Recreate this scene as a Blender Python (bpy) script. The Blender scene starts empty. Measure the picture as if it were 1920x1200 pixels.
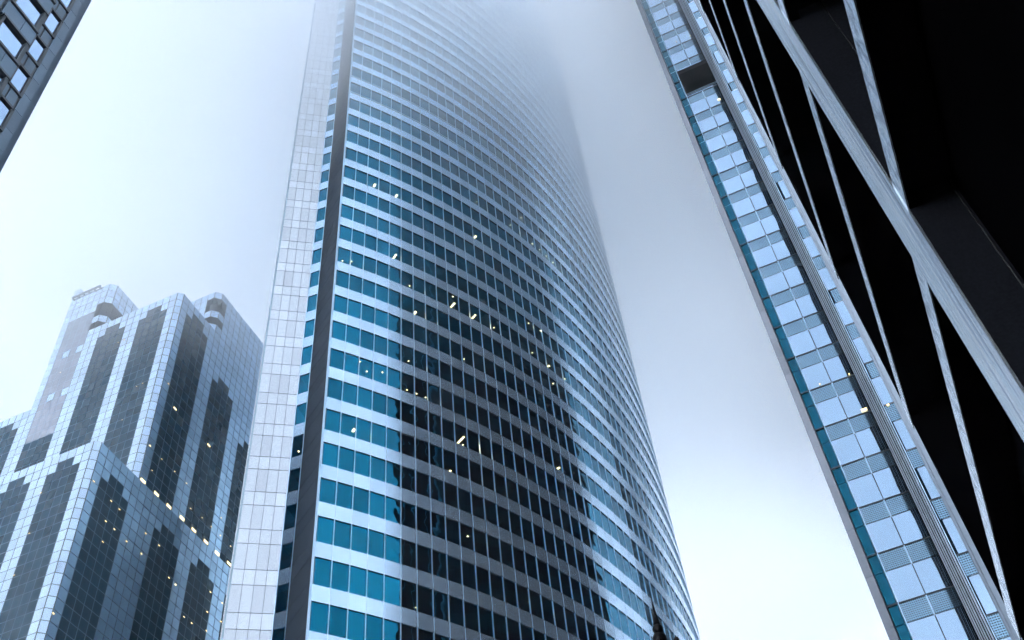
import bpy, math, random
from mathutils import Vector, Matrix
random.seed(7)
R = math.radians
sc = bpy.context.scene
COL = sc.collection
EYE = 1.7                                    # camera height; heights "h" below are measured from the eye

# ------------------------------------------------------------------ camera
FPX, PITCH, ROLL = 2055.35, R(50.229), R(-6.9198)
Fv = Vector((0, math.cos(PITCH), math.sin(PITCH)))
R0 = Vector((1, 0, 0)); U0 = R0.cross(Fv)
Rv = math.cos(ROLL) * R0 + math.sin(ROLL) * U0
Uv = -math.sin(ROLL) * R0 + math.cos(ROLL) * U0
cam = bpy.data.objects.new('camera', bpy.data.cameras.new('camera')); COL.objects.link(cam)
m3 = Matrix((Rv, Uv, -Fv)).transposed()
cam.matrix_world = Matrix.Translation((0, 0, EYE)) @ m3.to_4x4()
cam.data.sensor_fit = 'HORIZONTAL'; cam.data.sensor_width = 36
cam.data.lens = FPX / 1920 * 36
cam.data.clip_start = 0.05; cam.data.clip_end = 5000
sc.camera = cam

# ------------------------------------------------------------------ sky, sun, exposure
SUN_EL, SUN_AZ = R(48), R(-38)
w = bpy.data.worlds.new('World'); sc.world = w; w.use_nodes = True
nt = w.node_tree; nt.nodes.clear()
out = nt.nodes.new('ShaderNodeOutputWorld')
sky = nt.nodes.new('ShaderNodeTexSky'); sky.sky_type = 'NISHITA'; sky.sun_disc = False
sky.sun_elevation = SUN_EL; sky.sun_rotation = SUN_AZ; sky.air_density = 1.0; sky.dust_density = 1.0
b1 = nt.nodes.new('ShaderNodeBackground'); b1.inputs[1].default_value = 0.05
nt.links.new(sky.outputs[0], b1.inputs[0])
tc = nt.nodes.new('ShaderNodeTexCoord')
nz = nt.nodes.new('ShaderNodeTexNoise'); nz.inputs['Scale'].default_value = 2.6; nz.inputs['Detail'].default_value = 3
nt.links.new(tc.outputs['Generated'], nz.inputs['Vector'])
cr = nt.nodes.new('ShaderNodeValToRGB')
cr.color_ramp.elements[0].position = 0.3; cr.color_ramp.elements[0].color = (0.84, 0.89, 0.98, 1)
cr.color_ramp.elements[1].position = 0.7; cr.color_ramp.elements[1].color = (.94, 0.96, 1.0, 1)
nt.links.new(nz.outputs['Fac'], cr.inputs[0])
b2 = nt.nodes.new('ShaderNodeBackground'); b2.inputs[1].default_value = 6.0
nt.links.new(cr.outputs[0], b2.inputs[0])
ad = nt.nodes.new('ShaderNodeAddShader')
nt.links.new(b1.outputs[0], ad.inputs[0]); nt.links.new(b2.outputs[0], ad.inputs[1])
nt.links.new(ad.outputs[0], out.inputs[0])
sun = bpy.data.objects.new('sun', bpy.data.lights.new('sun', 'SUN')); COL.objects.link(sun)
sun.data.energy = 0.8; sun.data.angle = R(14); sun.data.color = (1, 0.96, 0.9)
sd = Vector((math.sin(SUN_AZ) * math.cos(SUN_EL), math.cos(SUN_AZ) * math.cos(SUN_EL), math.sin(SUN_EL)))
sun.rotation_euler = sd.to_track_quat('Z', 'Y').to_euler()
sc.view_settings.view_transform = 'Standard'; sc.view_settings.look = 'None'
sc.view_settings.exposure = 1.56; sc.view_settings.gamma = 1
sc.render.engine = 'CYCLES'
cy = sc.cycles
cy.max_bounces = 12; cy.diffuse_bounces = 2; cy.glossy_bounces = 4; cy.transmission_bounces = 4
cy.transparent_max_bounces = 8; cy.volume_bounces = 6; cy.volume_max_steps = 96; cy.volume_step_rate = 0.15
cy.use_denoising = True; cy.caustics_reflective = False; cy.caustics_refractive = False
cy.sample_clamp_indirect = 4

# ------------------------------------------------------------------ helpers
def tag(o, label=None, cat=None, group=None, kind=None):
    if label: o['label'] = label
    if cat: o['category'] = cat
    if group: o['group'] = group
    if kind: o['kind'] = kind
    return o

def empty(name, loc, label, cat, group=None):
    o = bpy.data.objects.new(name, None); COL.objects.link(o); o.location = loc
    o.empty_display_size = 0.5
    return tag(o, label, cat, group)

class MB:
    """collects faces; build() links them as ONE mesh object"""
    def __init__(s): s.v = []; s.f = []; s.t = []
    def quad(s, a, b, c, d, tone=None):
        n = len(s.v); s.v += [tuple(a), tuple(b), tuple(c), tuple(d)]; s.f.append((n, n+1, n+2, n+3))
        s.t.append(random.random() if tone is None else tone)
    def poly(s, pts, tone=.5):
        n = len(s.v); s.v += [tuple(p) for p in pts]; s.f.append(tuple(range(n, n+len(pts)))); s.t.append(tone)
    def hexa(s, p, tone=None):
        # p: 8 points, bottom ring 0-3, top ring 4-7
        t = random.random() if tone is None else tone
        for q in ((3, 2, 1, 0), (4, 5, 6, 7), (0, 1, 5, 4), (1, 2, 6, 5), (2, 3, 7, 6), (3, 0, 4, 7)):
            s.quad(*[p[i] for i in q], tone=t)
    def slab(s, A, B, n, d0, d1, z0, z1, tone=None):
        # wall-like box between plan points A and B, from offset d0 to d1 along the plan normal n
        a, b, n = Vector(A), Vector(B), Vector(n)
        r = [a+n*d1, b+n*d1, b+n*d0, a+n*d0]
        s.hexa([(q.x, q.y, z0) for q in r] + [(q.x, q.y, z1) for q in r], tone)
    def box(s, c, sx, sy, sz, tone=None):
        x, y, z = c
        s.hexa([(x-sx, y-sy, z-sz), (x+sx, y-sy, z-sz), (x+sx, y+sy, z-sz), (x-sx, y+sy, z-sz),
                (x-sx, y-sy, z+sz), (x+sx, y-sy, z+sz), (x+sx, y+sy, z+sz), (x-sx, y+sy, z+sz)], tone)
    def prism(s, pts, z0, z1, tone=.5):
        n = len(pts)
        for i in range(n):
            a, b = pts[i], pts[(i+1) % n]
            s.quad((a[0], a[1], z0), (b[0], b[1], z0), (b[0], b[1], z1), (a[0], a[1], z1), tone)
        s.poly([(p[0], p[1], z1) for p in pts], tone); s.poly([(p[0], p[1], z0) for p in reversed(pts)], tone)
    def lathe(s, prof, cx, cy_, seg=20, tone=.5):
        for i in range(len(prof)-1):
            (r0, z0), (r1, z1) = prof[i], prof[i+1]
            for k in range(seg):
                a, b = 2*math.pi*k/seg, 2*math.pi*(k+1)/seg
                s.quad((cx+r0*math.cos(a), cy_+r0*math.sin(a), z0), (cx+r0*math.cos(b), cy_+r0*math.sin(b), z0),
                       (cx+r1*math.cos(b), cy_+r1*math.sin(b), z1), (cx+r1*math.cos(a), cy_+r1*math.sin(a), z1), tone)
    def build(s, name, mat, parent=None, smooth=False):
        me = bpy.data.meshes.new(name)
        o0 = Vector((0, 0, 0))
        if parent is not None: o0 = Vector(parent['_o']) if '_o' in parent else parent.location.copy()
        me.from_pydata([(v[0]-o0.x, v[1]-o0.y, v[2]-o0.z) for v in s.v], [], s.f)
        at = me.attributes.new('tone', 'FLOAT', 'FACE'); at.data.foreach_set('value', s.t)
        me.materials.append(mat)
        if smooth: me.polygons.foreach_set('use_smooth', [True]*len(me.polygons))
        me.update()
        o = bpy.data.objects.new(name, me); COL.objects.link(o)
        if parent is not None: o.parent = parent
        return o

def az2(a):                                   # plan unit vector at azimuth a (degrees right of straight ahead)
    return Vector((math.sin(R(a)), math.cos(R(a))))
def pol(r, a): return az2(a) * r
def on_line(P, d, a):                         # point where azimuth ray a from the viewpoint meets plan line P + t d
    e = az2(a); den = d.x*e.y - d.y*e.x
    t = (e.x*P.y - e.y*P.x) / den
    return P + d*t
def screen(p):
    q = Vector(p) - Vector((0, 0, EYE)); z = q.dot(Fv)
    if z <= 0.01: return None
    return (960+FPX*q.dot(Rv)/z, 600-FPX*q.dot(Uv)/z)
def area(q):                                  # how large a face shows; decides which panes become parts of their own
    s = [screen(p) for p in q]
    if None in s: return 0
    cx = sum(a[0] for a in s)/4; cyy = sum(a[1] for a in s)/4
    if not (-20 < cx < 1940 and -20 < cyy < 1220): return 0
    return abs(sum(s[i][0]*s[(i+1) % 4][1]-s[(i+1) % 4][0]*s[i][1] for i in range(4)))/2
def pixray(x, y): return (Fv + Rv*((x-960)/FPX) - Uv*((y-600)/FPX)).normalized()

def panes(items, parent, names):
    """items: (quad, material key). The 100 largest in view become parts, the rest one stuff part per kind."""
    items.sort(key=lambda it: -area(it[0]))
    rest = {}
    for i, (q, k) in enumerate(items):
        if i < 100 and area(q) > 3:
            b = MB(); b.quad(*q); b.build(names[k][0], names[k][1], parent)
        else:
            rest.setdefault(k, MB()).quad(*q)
    for k, b in rest.items(): tag(b.build(names[k][0], names[k][1], parent), kind='stuff')

# ------------------------------------------------------------------ materials
def mat(name, col, rough=.6, metal=0., spec=.5, bump=None, tone=0., nscale=None, namt=0., wob=None, clear=0., aniso=None, ior=1.45, streak=None, matte=False):
    m = bpy.data.materials.new(name); m.use_nodes = True; n = m.node_tree; p = n.nodes['Principled BSDF']
    p.inputs['Roughness'].default_value = rough; p.inputs['Metallic'].default_value = metal
    p.inputs['Specular IOR Level'].default_value = spec; p.inputs['IOR'].default_value = ior
    N = n.nodes.new; L = n.links.new
    tcn = N('ShaderNodeTexCoord')
    val = None
    def mathn(op, a, b):
        k = N('ShaderNodeMath'); k.operation = op
        for i, x in enumerate((a, b)):
            if isinstance(x, (int, float)): k.inputs[i].default_value = x
            else: L(x, k.inputs[i])
        return k.outputs[0]
    fac = None
    if tone:
        a = N('ShaderNodeAttribute'); a.attribute_name = 'tone'
        fac = mathn('MULTIPLY_ADD', a.outputs['Fac'], 2*tone); fac.node.inputs[2].default_value = 1-tone
    if nscale:
        mp = N('ShaderNodeMapping'); mp.inputs['Scale'].default_value = streak or (1, 1, 1)
        L(tcn.outputs['Object'], mp.inputs[0])
        t = N('ShaderNodeTexNoise'); t.inputs['Scale'].default_value = nscale; t.inputs['Detail'].default_value = 6; t.inputs['Roughness'].default_value = .65
        L(mp.outputs[0], t.inputs['Vector'])
        f2 = mathn('MULTIPLY_ADD', t.outputs['Fac'], 2*namt*1.6); f2.node.inputs[2].default_value = 1-namt*1.6
        fac = f2 if fac is None else mathn('MULTIPLY', fac, f2)
        if bump:
            bn = N('ShaderNodeBump'); bn.inputs['Strength'].default_value = 1; bn.inputs['Distance'].default_value = bump
            L(t.outputs['Fac'], bn.inputs['Height']); L(bn.outputs[0], p.inputs['Normal'])
    if fac is not None:
        sc_ = N('ShaderNodeVectorMath'); sc_.operation = 'SCALE'; sc_.inputs[0].default_value = col
        L(fac, sc_.inputs['Scale']); L(sc_.outputs[0], p.inputs['Base Color'])
    else: p.inputs['Base Color'].default_value = (*col, 1)
    if wob:
        t = N('ShaderNodeTexNoise'); t.inputs['Scale'].default_value = wob[0]; t.inputs['Detail'].default_value = 1
        L(tcn.outputs['Object'], t.inputs['Vector'])
        bn = N('ShaderNodeBump'); bn.inputs['Strength'].default_value = 1; bn.inputs['Distance'].default_value = wob[1]
        L(t.outputs['Fac'], bn.inputs['Height']); L(bn.outputs[0], p.inputs['Normal'])
    if clear:
        mx = N('ShaderNodeMixShader'); tr = N('ShaderNodeBsdfTransparent')
        tr.inputs[0].default_value = (0.75, 0.92, 1, 1); mx.inputs[0].default_value = clear
        L(p.outputs[0], mx.inputs[1]); L(tr.outputs[0], mx.inputs[2]); L(mx.outputs[0], n.nodes['Material Output'].inputs[0])
    if matte:
        df = N('ShaderNodeBsdfDiffuse'); lk = p.inputs['Base Color'].links
        if lk: L(lk[0].from_socket, df.inputs[0])
        else: df.inputs[0].default_value = (*col, 1)
        L(df.outputs[0], n.nodes['Material Output'].inputs[0])
    return m
def emis(name, col, s):
    m = bpy.data.materials.new(name); m.use_nodes = True; n = m.node_tree; n.nodes.clear()
    e = n.nodes.new('ShaderNodeEmission'); e.inputs[0].default_value = (*col, 1); e.inputs[1].default_value = s
    o = n.nodes.new('ShaderNodeOutputMaterial'); n.links.new(e.outputs[0], o.inputs[0]); return m

M = {}
M['glass'] = mat('teal_mirror_glass', (.004, .17, .28), .02, 1, wob=(.55, .016), tone=.22, clear=.10)
M['spandrel'] = mat('brushed_steel_panel', (.56, .73, .90), .18, .92, tone=.07, nscale=1.2, namt=.06, streak=(1, 1, 9))
M['mullion'] = mat('anodised_mullion', (.52, .70, .86), .28, .9)
M['stone'] = mat('pale_metal_cladding', (.66, .70, .74), .26, .85, tone=.09, nscale=5, namt=.05)
M['dgranite'] = mat('dark_granite', (.014, .024, .038), .5, 0, spec=.1, tone=.10, nscale=3, namt=.25)
M['joint'] = mat('dark_joint', (.05, .06, .075), .7)
M['inner'] = mat('office_interior', (.006, .014, .020), .9)
M['roof'] = mat('roofing', (.12, .12, .13), .9)
M['lamp'] = emis('warm_lamp', (1, .76, .38), 13)
M['lampo'] = emis('warm_lamp_seen', (1, .74, .36), 1.1)

# ================================================================== curved tower
ARC_R = 74.5; AC = Vector((-55.6132, 128.6817))
TH0 = math.atan2(64.95-AC.y, -16.91-AC.x); BAY = 1.4333/ARC_R; NB = 58
D0 = 67.11
tet = [.734+.0596*k for k in range(-13, 19)] + [1.8665, 1.931, 1.996]
top_h = [D0*t for t in tet]
while top_h[-1] < 226: top_h.append(top_h[-1]+4.0)
def arc(i, off=0.):
    a = TH0+i*BAY; return Vector((AC.x+(ARC_R+off)*math.cos(a), AC.y+(ARC_R+off)*math.sin(a)))
def build_curved():
    root = empty('curved_tower', (-20, 80, 0), 'tall curved tower of teal glass bands and pale panels rising into fog, centre of view', 'skyscraper')
    SP = 1.46
    floors = []
    for k in range(len(top_h)-1):
        wt = top_h[k]; nxt = top_h[k+1]
        # window k: from (spandrel top) to wt ; spandrel above: wt .. wt+SP
        wb = (top_h[k-1]+SP) if k else 1.0
        floors.append((wb+EYE, wt+EYE, wt+SP+EYE))
    ztop = floors[-1][2]
    Z = Vector((0, 0, 1))
    items = []
    # facade segments of the recessed side, from left: stone pier, glazed strip, dark return
    S0, S1, S2, S3 = Vector((-23.90, 67.07)), Vector((-20.44, 68.01)), Vector((-19.33, 67.72)), Vector((-17.09, 64.90))
    C0 = arc(0)
    inner = MB()
    for wb, wt, st in floors:
        sp = MB(); 
        for i in range(NB):
            a, b = arc(i, 0), arc(i+1, 0); t = (b-a).normalized(); n = Vector((t.y, -t.x))
            g = .022
            sp.slab(a+t*g, b-t*g, n, -.1, .07, wt, st)
            # pane: each one set with a hair of tilt of its own, like real float glass
            ta, tb = random.gauss(0, .0016), random.gauss(0, .0012)
            p = [a+t*.05, b-t*.05]; hh = wt-wb
            q = [(*(p[0]-n*(.02+ta)), wb), (*(p[1]-n*(.02-ta)), wb), (*(p[1]-n*(.02-ta+tb)), wt), (*(p[0]-n*(.02+ta+tb)), wt)]
            items.append((q, 'g'))
        if wt-wb > 2.6 and wt > 120:                       # plant floors: a transom low in every window
            for i in range(NB):
                a, b = arc(i), arc(i+1); t = (b-a).normalized(); n = Vector((t.y, -t.x))
                tb_ = MB() if i == 0 else tb_; tb_.slab(a+t*.05, b-t*.05, n, -.05, .01, wb+.42, wb+.50)
            tb_.build('transom', M['mullion'], root)
        sp.build('spandrel_band', M['spandrel'], root)
        # glazed strip
        t = (S2-S1).normalized(); n = Vector((t.y, -t.x))
        items.append(([(*(S1+t*.05-n*.02), wb), (*(S2-t*.06-n*.02), wb), (*(S2-t*.06-n*.02), wt), (*(S1+t*.05-n*.02), wt)], 'g'))
        s2 = MB(); s2.slab(S1+t*.02, S2-t*.03, n, -.1, .05, wt, st); s2.build('strip_spandrel', M['spandrel'], root)
        # ceiling slab and core behind the glass
        for i in range(0, NB, 2):
            a, b = arc(i, -.12), arc(min(i+2, NB), -.12); c, d = arc(min(i+2, NB), -7), arc(i, -7)
            zc = wt+.03
            inner.quad((*a, zc), (*b, zc), (*c, zc), (*d, zc), .5)
            inner.quad((*arc(i, -6), wb-1), (*arc(min(i+2, NB), -6), wb-1), (*arc(min(i+2, NB), -6), wt), (*arc(i, -6), wt), .5)
        a, b = S1, S2; n2 = n
        inner.quad((*(a-n2*.12), wt+.03), (*(b-n2*.12), wt+.03), (*(b-n2*3), wt+.03), (*(a-n2*3), wt+.03), .5)
    inner.slab(S1, S2, n2, -3.2, -3.0, 0, ztop)
    inner.build('office_interior', M['inner'], root)
    panes(items, root, {'g': ('window', M['glass'])})
    for i in range(NB+1):
        b = MB(); p = arc(i); a = TH0+i*BAY; n = Vector((math.cos(a), math.sin(a))); t = Vector((-n.y, n.x))
        b.slab(p-t*.028, p+t*.028, n, -.08, .055, 1, ztop)
        b.build('mullion', M['mullion'], root)
    # stone pier: four columns of slabs, a short and a tall course per floor
    t = (S1-S0).normalized(); n = Vector((t.y, -t.x)); L = (S1-S0).length
    st_ = MB(); pz = MB()
    t3 = (S3-S2).normalized(); n3 = Vector((t3.y, -t3.x)); L3 = (S3-S2).length
    for wb, wt, s_t in floors:
        for z0, z1 in ((wb, wt), (wt, s_t)):
            for c in range(4):
                a = S0+t*(.10+(L-.10)*c/4); b = S0+t*(.10+(L-.10)*(c+1)/4)
                st_.slab(a+t*.014, b-t*.014, n, -.1, .04, z0+.028, z1-.028, tone=random.random()*.7+(.3 if z1 == s_t else 0))
            pz.slab(S2+t3*.03, S3-t3*.005, n3, -.1, .03, z0+.045, z1-.045)
    st_.build('stone_cladding', M['stone'], root)
    pz.build('dark_granite_return', M['dgranite'], root)
    # edge trims
    for P, Q, nm in ((S0-t*.10, S0-t*.01, 'corner_trim'), (S3, S3+(C0-S3)*.45, 'corner_trim'), (S3+(C0-S3)*.62, C0-(C0-S3)*.02, 'corner_trim')):
        tt = (Q-P).normalized(); nn = Vector((tt.y, -tt.x)); b = MB(); b.slab(P, Q, nn, -.1, .09, 1, ztop); b.build(nm, M['stone' if P is not S3 and Q.x < -23 else 'mullion'], root)
    b = MB(); b.slab(S1-t*.04, S1+t*.03, n, -.1, .07, 1, ztop); b.build('corner_trim', M['mullion'], root)
    b = MB(); t2 = (S2-S1).normalized(); n2 = Vector((t2.y, -t2.x)); b.slab(S2-t2*.06, S2+t2*.01, n2, -.1, .07, 1, ztop); b.build('corner_trim', M['mullion'], root)
    # the body behind the cladding (joints show it)
    core = MB()
    for A, B in ((S0, S1), (S2, S3), (S3, C0)):
        tt = (B-A).normalized(); nn = Vector((tt.y, -tt.x)); core.slab(A, B, nn, -.3, 0.0, 0, ztop)
    core.build('joint_backing', M['joint'], root)
    back = MB()
    E_ = arc(NB); nb = az2(12)
    W0 = S0-t*.1; P = [W0, W0+az2(-14)*34, E_+az2(-60)*26, E_]
    for A, B in zip(P[:-1], P[1:]):
        tt = (B-A).normalized(); nn = Vector((-tt.y, tt.x)); back.slab(A, B, nn, -.25, 0.0, 0, ztop)
    back.build('rear_wall', mat('blue_grey_cladding', (.24, .35, .43), .5, .3, nscale=.4, namt=.2), root)
    rf = MB(); ring = [arc(i, -.2) for i in range(NB+1)] + [P[2], P[1], S0, S1, S2, S3]
    rf.poly([(p.x, p.y, ztop) for p in ring]); rf.build('roof', M['roof'], root)
    # lamps under the office ceilings, placed where the photo shows them shining through the panes
    spots = [(703,346,1),(744,366,1),(977,408,0),(957,422,0),(892,443,1),(642,489,0),(740,481,2),(998,457,0),(1012,468,0),(1024,480,0),
             (1037,492,0),(849,556,0),(849,572,2),(888,594,2),(779,585,1),(768,536,0),(926,614,0),(991,606,0),(1013,620,0),(998,661,0),(675,678,0),
             (688,696,0),(717,698,0),(702,714,0),(766,677,0),(1029,686,1),(1059,710,0),(1037,719,0),(870,673,0),(763,731,0),(781,738,0),
             (798,745,0),(664,805,1),(866,823,2),(868,834,0),(841,886,2),(1048,877,1),(877,1005,0),(780,1139,0),(992,1128,0),(894,378,0),(659,490,0)]
    for x, y, kind in spots:
        d = pixray(x, y)
        # hit the cylinder just behind the glass
        ox, oy = -AC.x, -AC.y; a = d.x**2+d.y**2; b_ = 2*(ox*d.x+oy*d.y)
        for rr in (ARC_R-.10,):
            c = ox*ox+oy*oy-rr*rr; disc = b_*b_-4*a*c
            if disc <= 0: continue
            tt = (-b_-math.sqrt(disc))/(2*a); z = EYE+d.z*tt
            fl = [f for f in floors if f[0]-.15 < z < f[1]+.25]
            if not fl: 
                continue
            f = fl[0]; zc = f[1]-.02; ts = (zc-EYE)/d.z
            if ts < tt: ts = tt+.05; zc = EYE+d.z*ts
            px, py = d.x*ts, d.y*ts
            b = MB()
            dirn = Vector((px-AC.x, py-AC.y)).normalized(); tn = Vector((-dirn.y, dirn.x))
            l, wd = {0: (.07, .07), 1: (.22, .12), 2: (.75, .10)}[kind]
            c0 = Vector((px, py))
            if kind: c0 = c0 - dirn*l*.5
            A = c0-dirn*l; B = c0+dirn*l
            b.slab(A, B, tn, -wd, wd, zc-.03, zc); b.build('ceiling_light', M['lamp'], root)
    # two lamps in the side strip
    for x, y in ((559, 845), (549, 992)):
        d = pixray(x, y); t2 = (S2-S1).normalized(); n2 = Vector((t2.y, -t2.x))
        tt = (S1.dot(n2)-.1)/(d.x*n2.x+d.y*n2.y); z = EYE+d.z*tt
        b = MB(); b.box((d.x*tt-n2.x*.1, d.y*tt-n2.y*.1, z), .07, .07, .04); b.build('ceiling_light', M['lamp'], root)
    return root
build_curved()

# ================================================================== panelled tower with the plant-floor opening (right)
M['cglass'] = mat('pale_mirror_glass', (.42, .56, .71), .03, 1, wob=(.5, .009), tone=.03)
M['teal'] = mat('teal_panel_glass', (.012, .11, .17), .05, 1, tone=.08)
M['cstone'] = mat('grey_stone_edge', (.22, .245, .29), .5, tone=.08, nscale=4, namt=.1)
M['ribm'] = mat('pale_metal_rib', (.70, .80, .90), .3, .8, nscale=2, namt=.12)
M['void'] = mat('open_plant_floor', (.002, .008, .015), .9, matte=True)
def louvre_mat():
    m = mat('louvre', (.3, .42, .52), .07, .92); n = m.node_tree; N = n.nodes.new; L = n.links.new; p = n.nodes['Principled BSDF']
    tcn = N('ShaderNodeTexCoord'); sp = N('ShaderNodeSeparateXYZ'); L(tcn.outputs['Object'], sp.inputs[0])
    def wave(sock, period, duty):
        a = N('ShaderNodeMath'); a.operation = 'MULTIPLY'; a.inputs[1].default_value = 1/period; L(sock, a.inputs[0])
        f = N('ShaderNodeMath'); f.operation = 'FRACT'; L(a.outputs[0], f.inputs[0])
        g = N('ShaderNodeMath'); g.operation = 'LESS_THAN'; g.inputs[1].default_value = duty; L(f.outputs[0], g.inputs[0]); return g.outputs[0]
    rz = wave(sp.outputs['Z'], .148, .5); rx = wave(sp.outputs['X'], .125, .72)
    mu = N('ShaderNodeMath'); mu.operation = 'MULTIPLY'; L(rz, mu.inputs[0]); L(rx, mu.inputs[1])
    mx = N('ShaderNodeMix'); mx.data_type = 'RGBA'; L(mu.outputs[0], mx.inputs['Factor'])
    mx.inputs['A'].default_value = (.29, .43, .54, 1); mx.inputs['B'].default_value = (.05, .11, .16, 1)
    L(mx.outputs['Result'], p.inputs['Base Color']); return m
M['louvre'] = louvre_mat()
def build_panelled():
    dF = az2(109.1); nF = az2(199.1)
    Pb = pol(65.4, 20.12)
    X = lambda a: on_line(Pb, dF, a)
    pt = {k: X(a) for k, a in dict(b=20.12, m=21.70, r=23.30).items()}
    root = empty('panelled_tower', (*pt['b'], 0), 'slim pale blue glass tower with perforated louvre bands and one open dark floor', 'skyscraper')
    H0 = 65.4*.868; ks = range(-14, 38); ztop = H0+4*37+EYE
    LV = 1.5
    items = []
    fr = MB(); led = MB(); body = MB()
    body.slab(pt['b'], pt['r'], nF, -.45, -.12, 0, H0+4*13-.1+EYE)
    body.slab(pt['b'], pt['r'], nF, -.45, -.12, H0+4*15+2.3-.1+EYE-4, ztop)
    vo0, vo1 = 65.4*1.668+EYE, 65.4*1.7585+EYE
    def panel(A, B, n, z0, z1, key, g=.03, off=0.0):
        t = (B-A).normalized(); tl = random.gauss(0, .002)
        items.append(([(*(A+t*g+n*(off-tl)), z0+g), (*(B-t*g+n*(off+tl)), z0+g), (*(B-t*g+n*(off+tl)), z1-g), (*(A+t*g+n*(off-tl)), z1-g)], key))
    # wing wall running toward the viewer and the wing's own front
    W1 = pol(56.35, 24.05); dW = (W1-pt['r']).normalized(); nW = Vector((-dW.y, dW.x))
    if nW.x > 0: nW = -nW
    W2 = on_line(W1, dF, 24.80); W3 = W1+dF*16
    for k in ks:
        zl = H0+4*k+EYE; zn = zl-4
        for A, B in ((pt['b'], pt['m']), (pt['m'], pt['r'])):
            for z0, z1, key in ((zl-LV, zl, 'l'), (zn, zl-LV, 'g')):
                if z1 > vo0+.05 and z0 < vo1-.05:
                    if z0 < vo0-.05: z1 = vo0
                    elif z1 > vo1+.05: z0 = vo1
                    else: continue
                panel(A, B, nF, z0, z1, key)
        if not (vo0-.3 < zl < vo1+.3):
            led.slab(pt['b'], pt['r'], nF, -.1, .05, zl-.05, zl+.03, .5)
            b_ = MB(); b_.slab(pt['m']-dF*.045, pt['m']+dF*.045, nF, -.1, .05, zl-LV, zl-.05, .5); b_.build('louvre_mullion', M['mullion'], root)
        zw = zl
        panel(W1+dF*.05, W2, nF, zw-LV, zw, 'l', off=.0); panel(W1+dF*.05, W2, nF, zw-4, zw-LV, 'g')
        led.slab(W1, W2, nF, -.1, .04, zw-.045, zw+.03, .5)
        led.slab(pt['b']-dF*.0, pt['b']+dF*.02, nF, -.1, .03, zl-.04, zl+.04, .5)
    # teal strip and stone edge pier
    T0 = on_line(pt['b'], az2(113), 19.48); nT = az2(203)
    P0 = on_line(T0, az2(124), 18.97); nP = az2(214)
    for k in ks:
        zl = H0+4*k+EYE
        for z0, z1 in ((zl-LV, zl), (zl-4, zl-LV)):
            t = (pt['b']-T0).normalized()
            panel(T0, pt['b']-t*.05, nT, z0, z1, 't', .035)
        led.slab(T0, pt['b'], nT, -.05, .09, zl-.06, zl+.05, .5)
    ped = MB(); tP = (T0-P0).normalized()
    for k in ks:
        zl = H0+4*k+EYE-LV
        ped.slab(P0, T0-tP*.05, nP, -.1, .10, zl-3.97, zl)
    ped.build('stone_edge_pier', M['cstone'], root)
    led.build('shadow_joint', M['joint'], root)
    body.build('wall_backing', M['joint'], root)
    panes(items, root, {'g': ('window', M['cglass']), 'l': ('louvre_panel', M['louvre']), 't': ('teal_panel', M['teal'])})
    tr = MB(); tr.slab(pt['b']-dF*.035, pt['b']+dF*.03, nF, -.1, .07, 0, ztop); tr.build('metal_trim', M['mullion'], root)
    tr = MB(); tr.slab(W1, W1+dF*.05, nF, -.1, .05, 0, ztop); tr.build('metal_trim', M['mullion'], root)
    tr = MB(); tr.slab(W2, W2+dF*.12, nF, -.1, .06, 0, ztop); tr.slab(W2+dF*.16, W2+dF*.5, nF, -.1, .02, 0, ztop); tr.build('metal_trim', mat('grey_blue_trim', (.20, .25, .31), .5, nscale=3, namt=.15), root)
    tr = MB(); tr.slab(W2+dF*.5, W3, nF, -.3, .0, 0, ztop); tr.build('wing_wall', M['cstone'], root)
    # ribbed side of the wing: pale fins that face the street in front of dark glass
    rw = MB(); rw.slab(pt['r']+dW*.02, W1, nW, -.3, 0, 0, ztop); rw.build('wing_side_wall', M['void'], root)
    L = (W1-pt['r']).length; nfin = 6
    for i in range(nfin):
        s = (i+.55)*L/nfin; a = pt['r']+dW*s; b = MB()
        for k in ks:
            zl = H0+4*k+EYE
            b.slab(a-dW*.0, a+dW*.06, nW, .0, .085 if i % 2 else .07, zl-3.985, zl)
        b.build('vertical_rib', M['ribm'], root)
        b = MB(); b.slab(a-dW*.05, a-dW*.002, nW, 0, .068, 0, ztop-1); b.build('rib_dark_backing', M['void'], root)  # black strip added on each rib's far side to darken its mirror image
    # open floor: a real hole with walls, ceiling and floor
    v = MB(); a, b = pt['b'], pt['r']; dep = -6
    q = lambda P, d, z: (*(P+nF*d), z)
    v.quad(q(a, -.02, vo1), q(b, -.02, vo1), q(b, dep, vo1), q(a, dep, vo1)); v.quad(q(a, -.02, vo0), q(b, -.02, vo0), q(b, dep, vo0), q(a, dep, vo0))
    v.quad(q(a, dep, vo0), q(b, dep, vo0), q(b, dep, vo1), q(a, dep, vo1)); v.quad(q(a, -.02, vo0), q(a, dep, vo0), q(a, dep, vo1), q(a, -.02, vo1))
    v.quad(q(b, -.02, vo0), q(b, dep, vo0), q(b, dep, vo1), q(b, -.02, vo1)); v.build('plant_floor_opening', M['void'], root)
    rl = MB()
    for j in range(3): rl.slab(a, b, nF, -.12+.05*j, -.09+.05*j, vo0+.08+.16*j, vo0+.12+.16*j)
    rl.build('opening_sill', M['mullion'], root)
    # left flank along the side street and the rest of the body
    d18 = az2(18.9); fl = MB(); fg = []
    A = P0+d18*.15; n = Vector((-d18.y, d18.x))
    fl.slab(A, A+d18*38, n, -.4, 0, 0, ztop); fl.build('side_wall', mat('dark_bronze_cladding', (.004, .008, .012), .5, 0, nscale=2, namt=.3), root)
    gl = MB()
    for k in ks:
        for c in range(12):
            z = H0+4*k+EYE; gl.slab(A+d18*(.8+c*3.1), A+d18*(3.5+c*3.1), n, -.05, .03, z-3.2, z-1.2)
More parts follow.
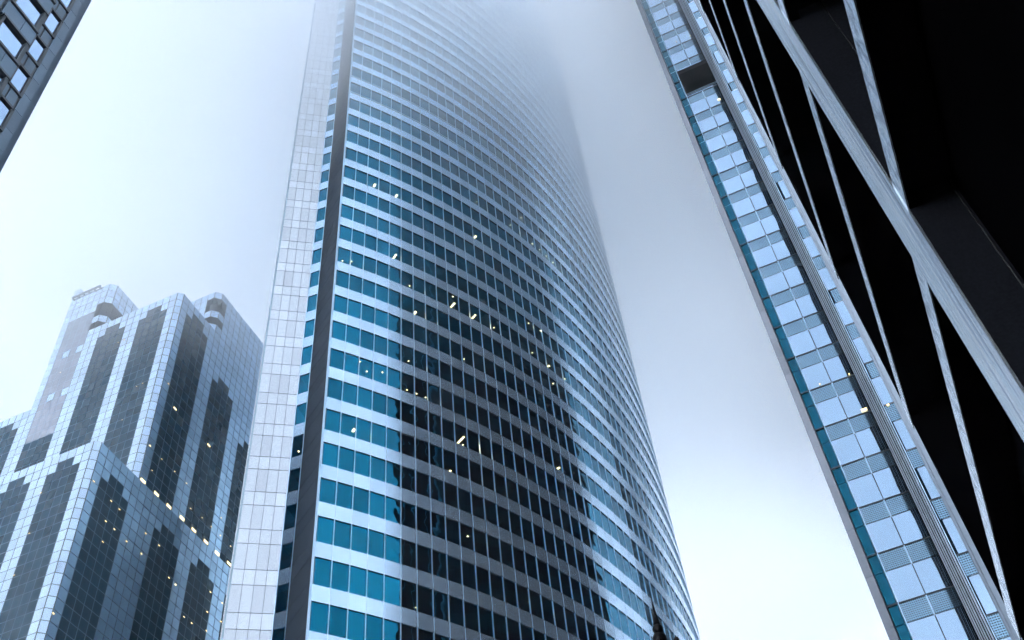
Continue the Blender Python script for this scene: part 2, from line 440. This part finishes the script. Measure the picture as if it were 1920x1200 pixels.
    tag(gl.build('side_window', mat('dark_side_glass', (.006, .012, .02), .05, 0, spec=.3), root), kind='stuff')
    rf = MB(); B2 = A+d18*38; Wr = W3+d18*48
    rf.poly([(*p, ztop) for p in (P0, T0, pt['b'], pt['r'], W1, W3, Wr, B2)]); rf.build('roof', M['roof'], root)
    bk = MB(); bk.slab(B2, Wr, d18, -.3, 0, 0, ztop); bk.slab(Wr, W3, az2(108), -.3, 0, 0, ztop); bk.build('rear_wall', M['cstone'], root)
    for x, y, l in ((1620, 768, .22), (1537, 720, .05), (1592, 701, .05), (1665, 759, .08), (1348, 186, .16), (1294, 67, .05), (1268, 78, .04)):
        d = pixray(x, y)
        tt = (pt['b'].dot(nF)+.06)/(d.x*nF.x+d.y*nF.y)
        if x == 1665: tt = (W1.dot(nF)+.06)/(d.x*nF.x+d.y*nF.y)
        p = d*tt; b = MB(); P = Vector((p.x, p.y)); b.slab(P-dF*l, P+dF*l, nF, 0, .03, EYE+p.z-l*.45-.02, EYE+p.z+l*.45+.02)
        b.build('lamp_in_window', M['lampo'], root)
build_panelled()

# ================================================================== stepped mirror-glass block (left)
M['blight'] = mat('silver_mirror_panel', (.66, .78, .92), .07, 1, wob=(.6, .014), tone=.07)
M['bdark'] = mat('dark_band_glass', (.012, .040, .065), .06, .12, spec=.5, ior=1.5, wob=(.6, .006), tone=.2)
M['bteal'] = mat('rose_panel', (.36, .385, .44), .25, .6, tone=.08)
M['bgrid'] = mat('curtain_wall_grid', (.13, .19, .25), .5, .5)
def build_stepped():
    rM, rL = 100., 93.
    PHm, PHl = 1.435, 1.335
    uL, uR = az2(-71.5), az2(18.5); nL, nR = az2(198.5), az2(108.5); nC = az2(153.5); uC = az2(63.5)
    mC = pol(rM, -26.82); mR = mC+uC*.88
    lC = pol(rL, -29.63); lR = lC+uC*.80
    root = empty('stepped_glass_block', (*lC, 0), 'stepped mirror-glass office block with dark vertical stripes and chamfered corners, left of the curved tower', 'office building')
    items = []; grid = MB()
    def face(P, u, n, cols, cw, h1, ph, rows, fn):
        for c in range(cols):
            for r in range(rows):
                k = fn(c, r)
                if k is None: continue
                a = P+u*(c*cw); b = P+u*((c+1)*cw); z1 = EYE+h1-r*ph; z0 = z1-ph
                grid.quad((*a, z0), (*b, z0), (*b, z1), (*a, z1), .5)
                g = .045; tl = random.gauss(0, .003); t2 = random.gauss(0, .002)
                a2, b2 = a+u*g+n*.03, b-u*g+n*.03
                items.append(([(*(a2-n*tl), z0+g), (*(b2+n*tl), z0+g), (*(b2+n*(tl+t2)), z1-g), (*(a2+n*(t2-tl)), z1-g)], k))
    def stripes(first, seq, c, r, lead=1):
        # seq: alternating light/dark column counts; outer columns of a dark stripe start a row lower
        x = c-first
        if x < 0: return 'l'
        i = 0
        while True:
            n_ = seq[i] if i < len(seq) else (4 if i % 2 == 0 else 2)
            if x < n_: break
            x -= n_; i += 1
        if i % 2: return 'l'
        top = lead if 0 < x < n_-1 else lead+1
        return 'd' if r >= top else 'l'
    hM, hL = 1.217*rM, .919*rL
    CWl, CWr = 1.13, 1.25
    # main left face (flush with rear-left tower): rows counted from the main roof line
    nl = 19
    def f_main_left(c, r):
        if c >= 12 and r < 1: return None
        k = stripes(1, (4, 2, 4, 2, 4, 2), c, r)
        return k
    # c: 0 light,1-4 dark,5-6 light,7-10 dark,11-12 light,13-16 dark,17..
    face(mC, uL, nL, 13, CWl, hM, PHm, 85, lambda c, r: stripes(1, (4, 2, 4, 2), c, r))
    # rear-left tower part, same plane, higher
    s0 = 13; hRL = hM+7*PHm
    def f_rl(c, r):
        if c < 1 and r in (3, 4): return None
        if c < 1 and r in (6, 7): return None
        if 1 <= c <= 4:
            if r >= 21: return 'd'
            if r >= 4 and not (r in (9, 15) and c in (1, 3)): return 'p'
        return 'l'
    face(mC+uL*(12*CWl), uL, nL, 6, CWl, hRL, PHm, 7, f_rl)
    face(mC+uL*(13*CWl), uL, nL, 5, CWl, hM, PHm, 85, lambda c, r: f_rl(c+1, r+7) if not (c == 4) else 'l')
    # lower extension further left
    face(mC+uL*(18*CWl), uL, nL, 26, CWl, 108.6, PHm, 76, lambda c, r: stripes(1, (4, 2, 4, 2, 4, 2), c, r))
    # rear-left tower chamfer and right face
    cRL = mC+uL*(12*CWl); rRL = cRL+uC*1.1
    face(cRL, uC, nC, 1, 1.1, hRL, PHm, 8, lambda c, r: None if r in (3, 4, 6, 7) else 'l')
    face(rRL, uR, nR, 22, CWr, hRL, PHm, 8, lambda c, r: None if (c < 3 and r in (3, 4, 6, 7)) else 'l')
    # main chamfer and right face
    face(mC, uC, nC, 1, .88, hM, PHm, 85, lambda c, r: 'l')
    offR = 5
    face(mR, uR, nR, 22, CWr, hM, PHm, 85, lambda c, r: stripes(1, (4, 2, 4, 2, 4, 2), c, r, lead=(1 if c < 6 else (5 if c < 12 else 9)) if c < 24 else 1))
    # rear-right tower on the same plane
    a0 = on_line(mR, uR, -23.41); sR = (a0-mR).length; hRR = hM+6*PHm
    kR = round(sR/CWr); a0 = mR+uR*(kR*CWr)
    face(a0, uR, nR, 22-kR, CWr, hRR, PHm, 6, lambda c, r: None if (c < 1 and r in (1, 2, 4)) else 'l')
    cRR = a0-uC*1.1
    face(cRR, uC, nC, 1, 1.1, hRR, PHm, 7, lambda c, r: None if r in (1, 2, 4) else 'l')
    face(cRR, uL, nL, 9, CWl, hRR, PHm, 7, lambda c, r: None if (c < 1 and r in (1, 2, 4)) else 'l')
    # low front block
    face(lC, uL, nL, 34, 1.06, hL, PHl, 64, lambda c, r: stripes(1, (4, 2, 4, 2, 4, 2), c, r))
    face(lC, uC, nC, 1, .80, hL, PHl, 64, lambda c, r: 'l')
    face(lR, uR, nR, 34, 1.16, hL, PHl, 64, lambda c, r: stripes(1, (4, 4, 4, 2, 4, 2, 4, 2), c, r, lead=2))
    grid.build('curtain_wall_grid', M['bgrid'], root)
    panes(items, root, {'l': ('mirror_panel', M['blight']), 'd': ('dark_glass_pane', M['bdark']), 'p': ('rose_panel', M['bteal'])})
    # roofs / bodies
    rf = MB()
    def roof(P, h): rf.poly([(*p, EYE+h) for p in P])
    lend = lR+uR*(34*1.16); lf = lC+uL*36
    roof([lC, lR, lend, lend+uL*36, lf], hL-.02)
    mend = mR+uR*(22*CWr)
    roof([mC, mR, mend, mend+uL*50, mC+uL*50], 108.5)
    roof([mC, mR, mend, mend+uL*15, mC+uL*(13*CWl)], hM-.05)
    rl_e = rRL+uR*(22*CWr)
    roof([cRL, rRL, rl_e, rl_e+uL*7, mC+uL*(18*CWl)], hRL-.05)
    rr_b = cRR+uL*(9*CWl)
    roof([cRR, a0, mend, mend+uL*10, rr_b], hRR-.05)
    rf.build('roof', M['roof'], root)
    bk = MB()
    bk.slab(mend, mend+uL*50, uR, -.2, 0, 0, EYE+108); bk.slab(mend, mend+uL*14, uR, -.2, -.01, EYE+108, EYE+hM-.1)
    bk.slab(mC+uL*(18*CWl), mC+uL*(18*CWl)+uR*25, -nR, -.2, 0, EYE+108, EYE+hRL-.1)
    bk.slab(lend, lend+uL*10, uR, -.2, 0, 0, EYE+hL-.1)
    bk.build('rear_wall', M['dgranite'], root)
    # set-back corner terraces: dark octagonal core behind the openings, with the mirrored parapet between
    for C_, Rr, h in ((cRL, rRL, hRL), (cRR, a0, hRR)):
        t = MB(); i = -1.1
        a = C_+uL*3+nL*i; b = C_+nC*i+uL*.2; c = Rr+nC*i+uR*.2; d = Rr+uR*5+nR*i
        for A, B in ((a, b), (b, c), (c, d)):
            t.quad((*A, EYE+h-9*PHm), (*B, EYE+h-9*PHm), (*B, EYE+h-.5), (*A, EYE+h-.5))
        for zz in (h-.9*PHm,):
            t.poly([(*p, EYE+zz) for p in (a-nL*i, C_, Rr, d-nR*i, d, c, b, a)])
        t.build('corner_terrace_wall', M['void'], root)
        for s_ in (.0, .5, 1.0):
            cl = MB(); p = b.lerp(c, s_)-nC*i*.45; cl.slab(p-uC*.1, p+uC*.1, nC, -.1, .1, EYE+h-8*PHm, EYE+h-.6); cl.build('terrace_column', M['dgranite'], root)
    # window-washing track and plant boxes on the rear-left roof
    zt = EYE+hRL; q = cRL+uL*1.6
    b = MB(); b.slab(q, q+uL*5.0, nL, .10, .30, zt+.12, zt+.42)
    for j in range(6): b.slab(q+uL*(j*.95), q+uL*(j*.95+.18), nL, .02, .22, zt-.15, zt+.12)
    b.build('roof_rail', M['bgrid'], root)
    b = MB(); b.slab(q+uL*2.2, q+uL*4.0, nL, -1.6, -.3, zt, zt+1.2); b.build('plant_box', M['ribm'], root)
    b = MB(); b.slab(q+uL*4.2, q+uL*5.2, nL, -1.4, .05, zt, zt+2.3); b.build('plant_box', M['ribm'], root)
    # lamps showing through
    cb = lambda x, y: (x/3, 800+y/3)
    big = [(805, 305), (880, 378), (950, 448), (1025, 515), (1090, 582), (1158, 648), (1222, 712), (1288, 770)]
    low = [(625, 418), (672, 465), (595, 532), (643, 577), (578, 648), (712, 645), (820, 600), (895, 668), (795, 714), (528, 307), (988, 888), (950, 850), (1165, 1042), (1183, 930), (1035, 1070), (1078, 1105), (1160, 1148), (1243, 1096), (1250, 992), (300, 1050)]
    mid = [(845, 105), (855, 246), (983, 252), (1050, 318), (1072, 460), (1137, 512), (1245, 512), (1188, 562), (1240, 612), (1297, 672), (1175, 104), (910, 182)]
    def lamp(x, y, P, n, s):
        d = pixray(x, y); tt = P.dot(n)/(d.x*n.x+d.y*n.y); f = (P.dot(n)+.05)/(d.x*n.x+d.y*n.y); p = d*f
        Q = Vector((p.x, p.y)); u = Vector((-n.y, n.x)); b = MB()
        b.slab(Q-u*s, Q+u*s, n, 0, .02, EYE+p.z-s*.45, EYE+p.z+s*.45); b.build('lamp_in_window', M['lampo'], root)
    for x, y in big: lamp(*cb(x, y), mR, nR, .42)
    for x, y in low: lamp(*cb(x, y), lR, nR, .13)
    for x, y in mid: lamp(*cb(x, y), mR, nR, .10)
    c1 = lambda x, y: (x/3.428, 500+y/3.428)
    for x, y, s in ((1125, 912, .3), (1342, 1148, .3), (1083, 752, .14), (965, 1152, .12)): lamp(*c1(x, y), mR, nR, s)
    for x, y in ((760, 487), (798, 470), (878, 770), (917, 750), (785, 985), (388, 680)): lamp(*c1(x, y), mC, nL, .08)
    for x, y in ((230, 372), (165, 600), (80, 835)): lamp(*cb(x, y), lC, nL, .09)
build_stepped()

# ================================================================== slate tower, top-left corner
M['slate'] = mat('slate_cladding', (.042, .072, .108), .45, 0, tone=.13, nscale=2.5, namt=.10)
M['sglass'] = mat('sky_mirror_window', (.40, .54, .72), .03, 1, wob=(.5, .01), tone=.03)
M['black'] = mat('black_frame', (.012, .018, .024), .4)
def build_slate():
    d = az2(18.8); nl = az2(18.8-90)            # facade line lies to the left; outward normal faces right
    nO = -nl
    P = lambda s, p: d*s+nl*p
    p0 = 33.5
    root = empty('slate_tower', (*P(18.6, p0), 0), 'dark slate-clad tower with square sky-mirroring windows cutting the top left corner of the photo', 'office building')
    FH = 3.8; zt = 112+EYE; rows = range(-15, 13)
    sl = MB(); bk = MB(); items = []
    # stone edge, half-floor slabs
    for r in range(-30, 27):
        z = EYE+65.5+r*FH/2-1.45
        sl.slab(P(17.62, p0), P(18.60, p0), nO, -.3, 0, z+.012, z+FH/2-.012)
    bk.slab(P(-40, p0+.06), P(18.55, p0+.06), nO, -.3, -.0, 0, zt)
    for r in rows:
        z0 = EYE+65.45+r*FH; z1 = z0+2.05
        items.append(([(*P(16.66, p0+.02), z0), (*P(17.42, p0+.02), z0), (*P(17.42, p0+.02), z1), (*P(16.66, p0+.02), z1)], 'g'))
        items.append(([(*P(16.27, p0-.1), z0+.02), (*P(16.40, p0-.1), z0+.02), (*P(16.40, p0-.1), z1+.1), (*P(16.27, p0-.1), z1+.1)], 'g'))  # narrow mirror strip standing in for the bright reflection on the pilaster
        sl.slab(P(16.85, p0), P(17.45, p0), nO, -.2, .02, z1+.28, z1+FH-2.05-.28)
        sl.slab(P(16.45, p0), P(16.75, p0), nO, -.2, .02, z1+.28, z1+FH-2.05-.28)
        for zz in (z1, z0-.22):
            b = bk; b.slab(P(16.2, p0), P(17.58, p0), nO, -.1, .10, zz, zz+.2)
        for s_ in (16.42, 17.44): bk.slab(P(s_, p0), P(s_+.18, p0), nO, -.1, .08, z0-.2, z1+.2)
    # projecting bays with the large windows
    p1 = 29.7
    bay = MB()
    for c in range(6):
        a, b = 12.85-c*2.3, 14.40-c*2.3
        for r in rows:
            z0 = EYE+53.0+3.8*r; z1 = z0+2.03
            if c % 1 == 0:
                items.append(([(*P(a+.03, p1+.02), z0), (*P(b-.03, p1+.02), z0), (*P(b-.03, p1+.02), z1), (*P(a+.03, p1+.02), z1)], 'g'))
                bk.slab(P(a-.2, p1), P(b+.28, p1), nO, -.1, .16, z1, z1+.16); bk.slab(P(a-.2, p1), P(b+.28, p1), nO, -.1, .16, z0-.18, z0)
                bk.slab(P(a-.14, p1), P(a, p1), nO, -.1, .12, z0, z1); bk.slab(P(b, p1), P(b+.22, p1), nO, -.1, .12, z0, z1)
                sl.slab(P(a-.3, p1), P(b-.6, p1), nO, -.1, .04, z1+.17, z1+1.58); sl.slab(P(b-.57, p1), P(b+.25, p1), nO, -.1, .04, z1+.17, z1+1.58)
    bay.slab(P(-12, p1+.15), P(14.62, p1+.15), nO, -.1, 0, 0, zt-6); bay.slab(P(14.62, p1+.15), P(14.62, p0), d, -.2, 0, 0, zt-6)
    bay.build('bay_wall', M['black'], root)
    sl.build('slate_cladding', M['slate'], root)
    bk.build('black_frame', M['black'], root)
    panes(items, root, {'g': ('window', M['sglass'])})
    b = MB(); b.slab(P(18.6, p0+.0), P(18.6, p0+42), d, -.4, 0, 0, zt); b.build('end_wall', M['slate'], root)
    e = MB()
    for r in rows:
        for c in range(10):
            z = EYE+60+r*FH; e.slab(P(18.6, p0+2+c*4), P(18.6, p0+4.6+c*4), d, 0, .03, z, z+2)
    tag(e.build('end_window', M['bdark'], root), kind='stuff')
    b = MB(); b.poly([(*p, zt) for p in (P(-40, p0+.06), P(18.6, p0+.06), P(18.6, p0+42), P(-40, p0+42))])
    b.poly([(*p, zt-6) for p in (P(-12, p1+.15), P(14.62, p1+.15), P(14.62, p0), P(-12, p0))]); b.build('roof', M['roof'], root)
build_slate()

# ================================================================== near black building with steel bands (right)
M['steel'] = mat('brushed_steel', (.86, .93, 1.0), .26, 1, nscale=1, namt=1.0, streak=(9, 9, .3), bump=.004)
M['steelh'] = mat('brushed_steel_band', (.78, .84, .90), .26, 1, nscale=1, namt=1.0, streak=(7, 7, 4), bump=.004)
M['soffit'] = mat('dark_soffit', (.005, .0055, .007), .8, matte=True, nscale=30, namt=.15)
M['blk'] = mat('black_recess', (.0015, .0015, .002), .9, matte=True)
M['rough'] = mat('black_rough_panel', (.010, .011, .014), .7, matte=True, nscale=26, namt=.5, bump=.01)
def build_black():
    d = az2(19.08); nr = az2(109.08); nO = -nr
    P = lambda s, q: d*s+nr*q                   # q: distance right of the viewpoint; the bands stand at q = 2
    root = empty('black_steel_building', (*P(19, 2), 0), 'near black building crossed by brushed steel bands and a steel pier on the right', 'building')
    hb = [10.35, 15.5, 20.65, 25.75, 30.9, 36.1, 41.3]
    t = .52; S1 = 18.75
    zt = EYE+46
    for i, h in enumerate(hb):
        e = S1+.10
        b = MB(); b.slab(P(-14, 2), P(e, 2), nO, -.02, 0, EYE+h, EYE+h+t); b.build('steel_band', M['steelh'], root)
        b = MB(); b.slab(P(-14, 2.02), P(S1, 2.02), nO, -.16, 0, EYE+h+.01, EYE+h+t-.01); b.build('edge_beam', M['blk'], root)
        # soffit behind the band: black slot, then the grey ceiling panels stopped by the transverse beams
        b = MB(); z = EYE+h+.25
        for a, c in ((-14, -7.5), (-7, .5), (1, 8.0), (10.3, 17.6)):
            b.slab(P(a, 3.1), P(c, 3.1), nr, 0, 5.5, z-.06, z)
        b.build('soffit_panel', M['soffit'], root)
        b = MB(); b.slab(P(-14, 2.16), P(S1, 2.16), nr, 0, 7, z, z+.25)
        b.build('floor_slab', M['blk'], root)
    b = MB(); b.slab(P(-14, 9), P(S1, 9), nO, -.3, 0, 0, zt); b.slab(P(S1, 2.03), P(S1, 30), d, -.3, 0, 0, zt)
    b.slab(P(-14, 2.2), P(-14, 30), -d, -.3, 0, 0, zt); b.build('rear_wall', M['blk'], root)
    b = MB(); b.slab(P(-14, 2.6), P(S1-.3, 2.6), nO, -.3, 0, 0, EYE+hb[0]+.2); b.build('base_wall', M['blk'], root)
    b = MB()
    for a in (.5, 8.05, 17.65):
        b.slab(P(a, 2.9), P(a+.5 if a != 8.05 else a+2.2, 2.9), nr, 0, 6, 0, zt-.5)
    b.build('cross_wall', M['blk'], root)
    b = MB(); b.slab(P(8.80, 1.985), P(9.94, 1.985), nO, -.03, 0, 0, zt); b.build('steel_pier', M['steel'], root)
    b = MB(); b.slab(P(8.82, 2.022), P(9.90, 2.022), nr, 0, .95, 0, zt-.02); b.build('pier_side_panel', M['rough'], root)
    b = MB(); b.slab(P(8.805, 2.55), P(8.83, 2.55), nr, 0, .015, 0, zt-.03); b.build('pier_joint', M['steel'], root)
    b = MB(); b.poly([(*p, zt) for p in (P(-14, 2.1), P(S1, 2.1), P(S1, 30), P(-14, 30))]); b.build('roof', M['blk'], root)
build_black()

# ================================================================== next block of the side street, mirrored in the curved glass
def build_far():
    d = az2(18.5); A = Vector((22.6, 61.9))+d*59.5; B = Vector((22.6, 61.9))+d*93; nl = Vector((-d.y, d.x))
    root = empty('far_tower', (*A, 0), 'dark distant tower seen only mirrored in the right end of the curved facade', 'skyscraper')
    b = MB(); e = az2(50)*30; b.prism([A, A+e, B+e, B], 0, 190); b.build('wall', mat('far_cladding', (.05, .08, .11), .5), root)
    g = MB()
    for k in range(46):
        for c in range(10): g.slab(A+d*(.6+3.3*c), A+d*(3.3+3.3*c), nl, 0, .05, 3+4*k, 5.6+4*k)
    tag(g.build('window', M['bdark'], root), kind='stuff')
build_far()

# ================================================================== ornate lamp post (only its finial is in frame)
def build_lamp():
    r = 7.0; p = pol(r, 6.45); x, y = p
    m = mat('black_cast_iron', (.004, .004, .005), .4, 0, spec=.2)
    root = empty('street_lamp', (x, y, 0), 'black cast iron street lamp whose spiked ball finial pokes into the bottom edge', 'street lamp')
    zb = EYE+.6635*r
    rb = .040
    b = MB(); b.lathe([(rb*math.sin(math.pi*i/14)+.0001, zb-rb*math.cos(math.pi*i/14)) for i in range(15)], x, y, 24); b.build('ball', m, root, True)
    b = MB(); b.lathe([(.020, zb+.032), (.029, zb+.042), (.027, zb+.052), (.019, zb+.09), (.012, zb+.15), (.006, zb+.21), (.0005, zb+.30)], x, y, 20); b.build('spike', m, root, True)
    b = MB(); b.lathe([(.0005, zb-.03), (.018, zb-.034), (.020, zb-.042), (.044, zb-.052), (.052, zb-.075), (.050, zb-.12), (.035, zb-.15), (.06, zb-.17), (.20, zb-.27), (.215, zb-.30), (.20, zb-.33), (.0005, zb-.33)], x, y, 28); b.build('crown', m, root, True)
    for k in range(10):
        a = 2*math.pi*k/10+.18; cx, cy_ = x+.20*math.cos(a), y+.20*math.sin(a)
        zz = zb-.255; b = MB(); b.lathe([(.0005, zz+.062), (.014, zz+.052), (.021, zz+.035), (.014, zz+.018), (.007, zz+.01), (.012, zz-.05), (.016, zz-.13)], cx, cy_, 12); b.build('crown_tip', m, root, True)
    gl = mat('frosted_glass', (.5, .52, .55), .4); b = MB(); b.lathe([(.0005, zb-.335), (.17, zb-.335), (.12, zb-.80), (.0005, zb-.80)], x, y, 8); b.build('lantern_glass', gl, root)
    b = MB()
    for k in range(8):
        a = 2*math.pi*k/8; b.hexa([(x+q[0]*math.cos(a+q[1]), y+q[0]*math.sin(a+q[1]), q[2]) for q in ((.12, -.06, zb-.80), (.135, -.06, zb-.80), (.135, .06, zb-.80), (.12, .06, zb-.80), (.17, -.05, zb-.335), (.186, -.05, zb-.335), (.186, .05, zb-.335), (.17, .05, zb-.335))])
    b.build('lantern_frame', m, root)
    b = MB(); b.lathe([(.0005, zb-.80), (.15, zb-.80), (.14, zb-.86), (.06, zb-.95), (.05, zb-1.3), (.055, 2.2), (.075, 1.2), (.12, 1.1), (.13, .5), (.2, .4), (.22, .0)], x, y, 24); b.build('post', m, root, True)
build_lamp()

# ================================================================== ground
def sheet(name, pts, z, m, th=None):
    b = MB()
    if th: b.prism(pts, z-th, z)
    else: b.poly([(*p, z) for p in pts])
    return tag(b.build(name, m), kind='structure')
d = az2(18.8); nr = az2(108.8)
asph = mat('asphalt', (.05, .05, .052), .85, nscale=40, namt=.2)
pave = mat('pavement_concrete', (.22, .22, .21), .8, nscale=12, namt=.15)
G = 560
sheet('ground', [Vector((-G, -G)), Vector((G, -G)), Vector((G, G)), Vector((-G, G))], 0, mat('city_ground', (.09, .09, .09), .9, nscale=.5, namt=.2))
sheet('road', [d*-400-nr*4, d*-400-nr*20, d*56-nr*20, d*56-nr*4], .004, asph)
sheet('pavement', [d*-400+nr*2.2, d*56+nr*2.2, d*56-nr*4, d*-400-nr*4], .13, pave, .13)
sheet('pavement', [d*-400-nr*29, d*56-nr*29, d*56-nr*20, d*-400-nr*20], .13, pave, .13)
mk = MB()
for i in range(-60, 9): mk.quad(*[(*(d*(i*6+a)-nr*(12+b)), .008) for a, b in ((0, -.07), (3, -.07), (3, .07), (0, .07))])
tag(mk.build('road_marking', mat('white_road_paint', (.75, .75, .72), .7)), kind='structure')

# ================================================================== low cloud and city haze the towers fade into
def build_haze():
    b = MB(); H = 600; z0, z1 = -1.0, 236.0
    b.box((0, 0, (z0+z1)/2), H, H, (z1-z0)/2)
    m = bpy.data.materials.new('haze'); m.use_nodes = True; n = m.node_tree; n.nodes.clear(); N = n.nodes.new; L = n.links.new
    o = N('ShaderNodeOutputMaterial'); v = N('ShaderNodeVolumePrincipled')
    v.inputs['Color'].default_value = (.93, .963, 1, 1); v.inputs['Anisotropy'].default_value = .2
    geo = N('ShaderNodeNewGeometry'); sp = N('ShaderNodeSeparateXYZ'); L(geo.outputs['Position'], sp.inputs[0])
    mr = N('ShaderNodeMapRange'); mr.inputs['From Min'].default_value = 109; mr.inputs['From Max'].default_value = 148
    mr.inputs['To Min'].default_value = .00010; mr.inputs['To Max'].default_value = .049
    nz_ = N('ShaderNodeTexNoise'); nz_.inputs['Scale'].default_value = .016; nz_.inputs['Detail'].default_value = 2
    L(geo.outputs['Position'], nz_.inputs['Vector'])
    zz = N('ShaderNodeMath'); zz.operation = 'MULTIPLY_ADD'; zz.inputs[1].default_value = 44; L(nz_.outputs['Fac'], zz.inputs[0])
    z2 = N('ShaderNodeMath'); z2.operation = 'SUBTRACT'; z2.inputs[1].default_value = 22; L(sp.outputs['Z'], z2.inputs[0]); L(z2.outputs[0], zz.inputs[2])
    L(zz.outputs[0], mr.inputs['Value']); L(mr.outputs[0], v.inputs['Density']); L(v.outputs[0], o.inputs['Volume'])
    ob = b.build('haze', m); tag(ob, 'pale low cloud and haze swallowing the tower tops', 'haze', kind='stuff')
build_haze()
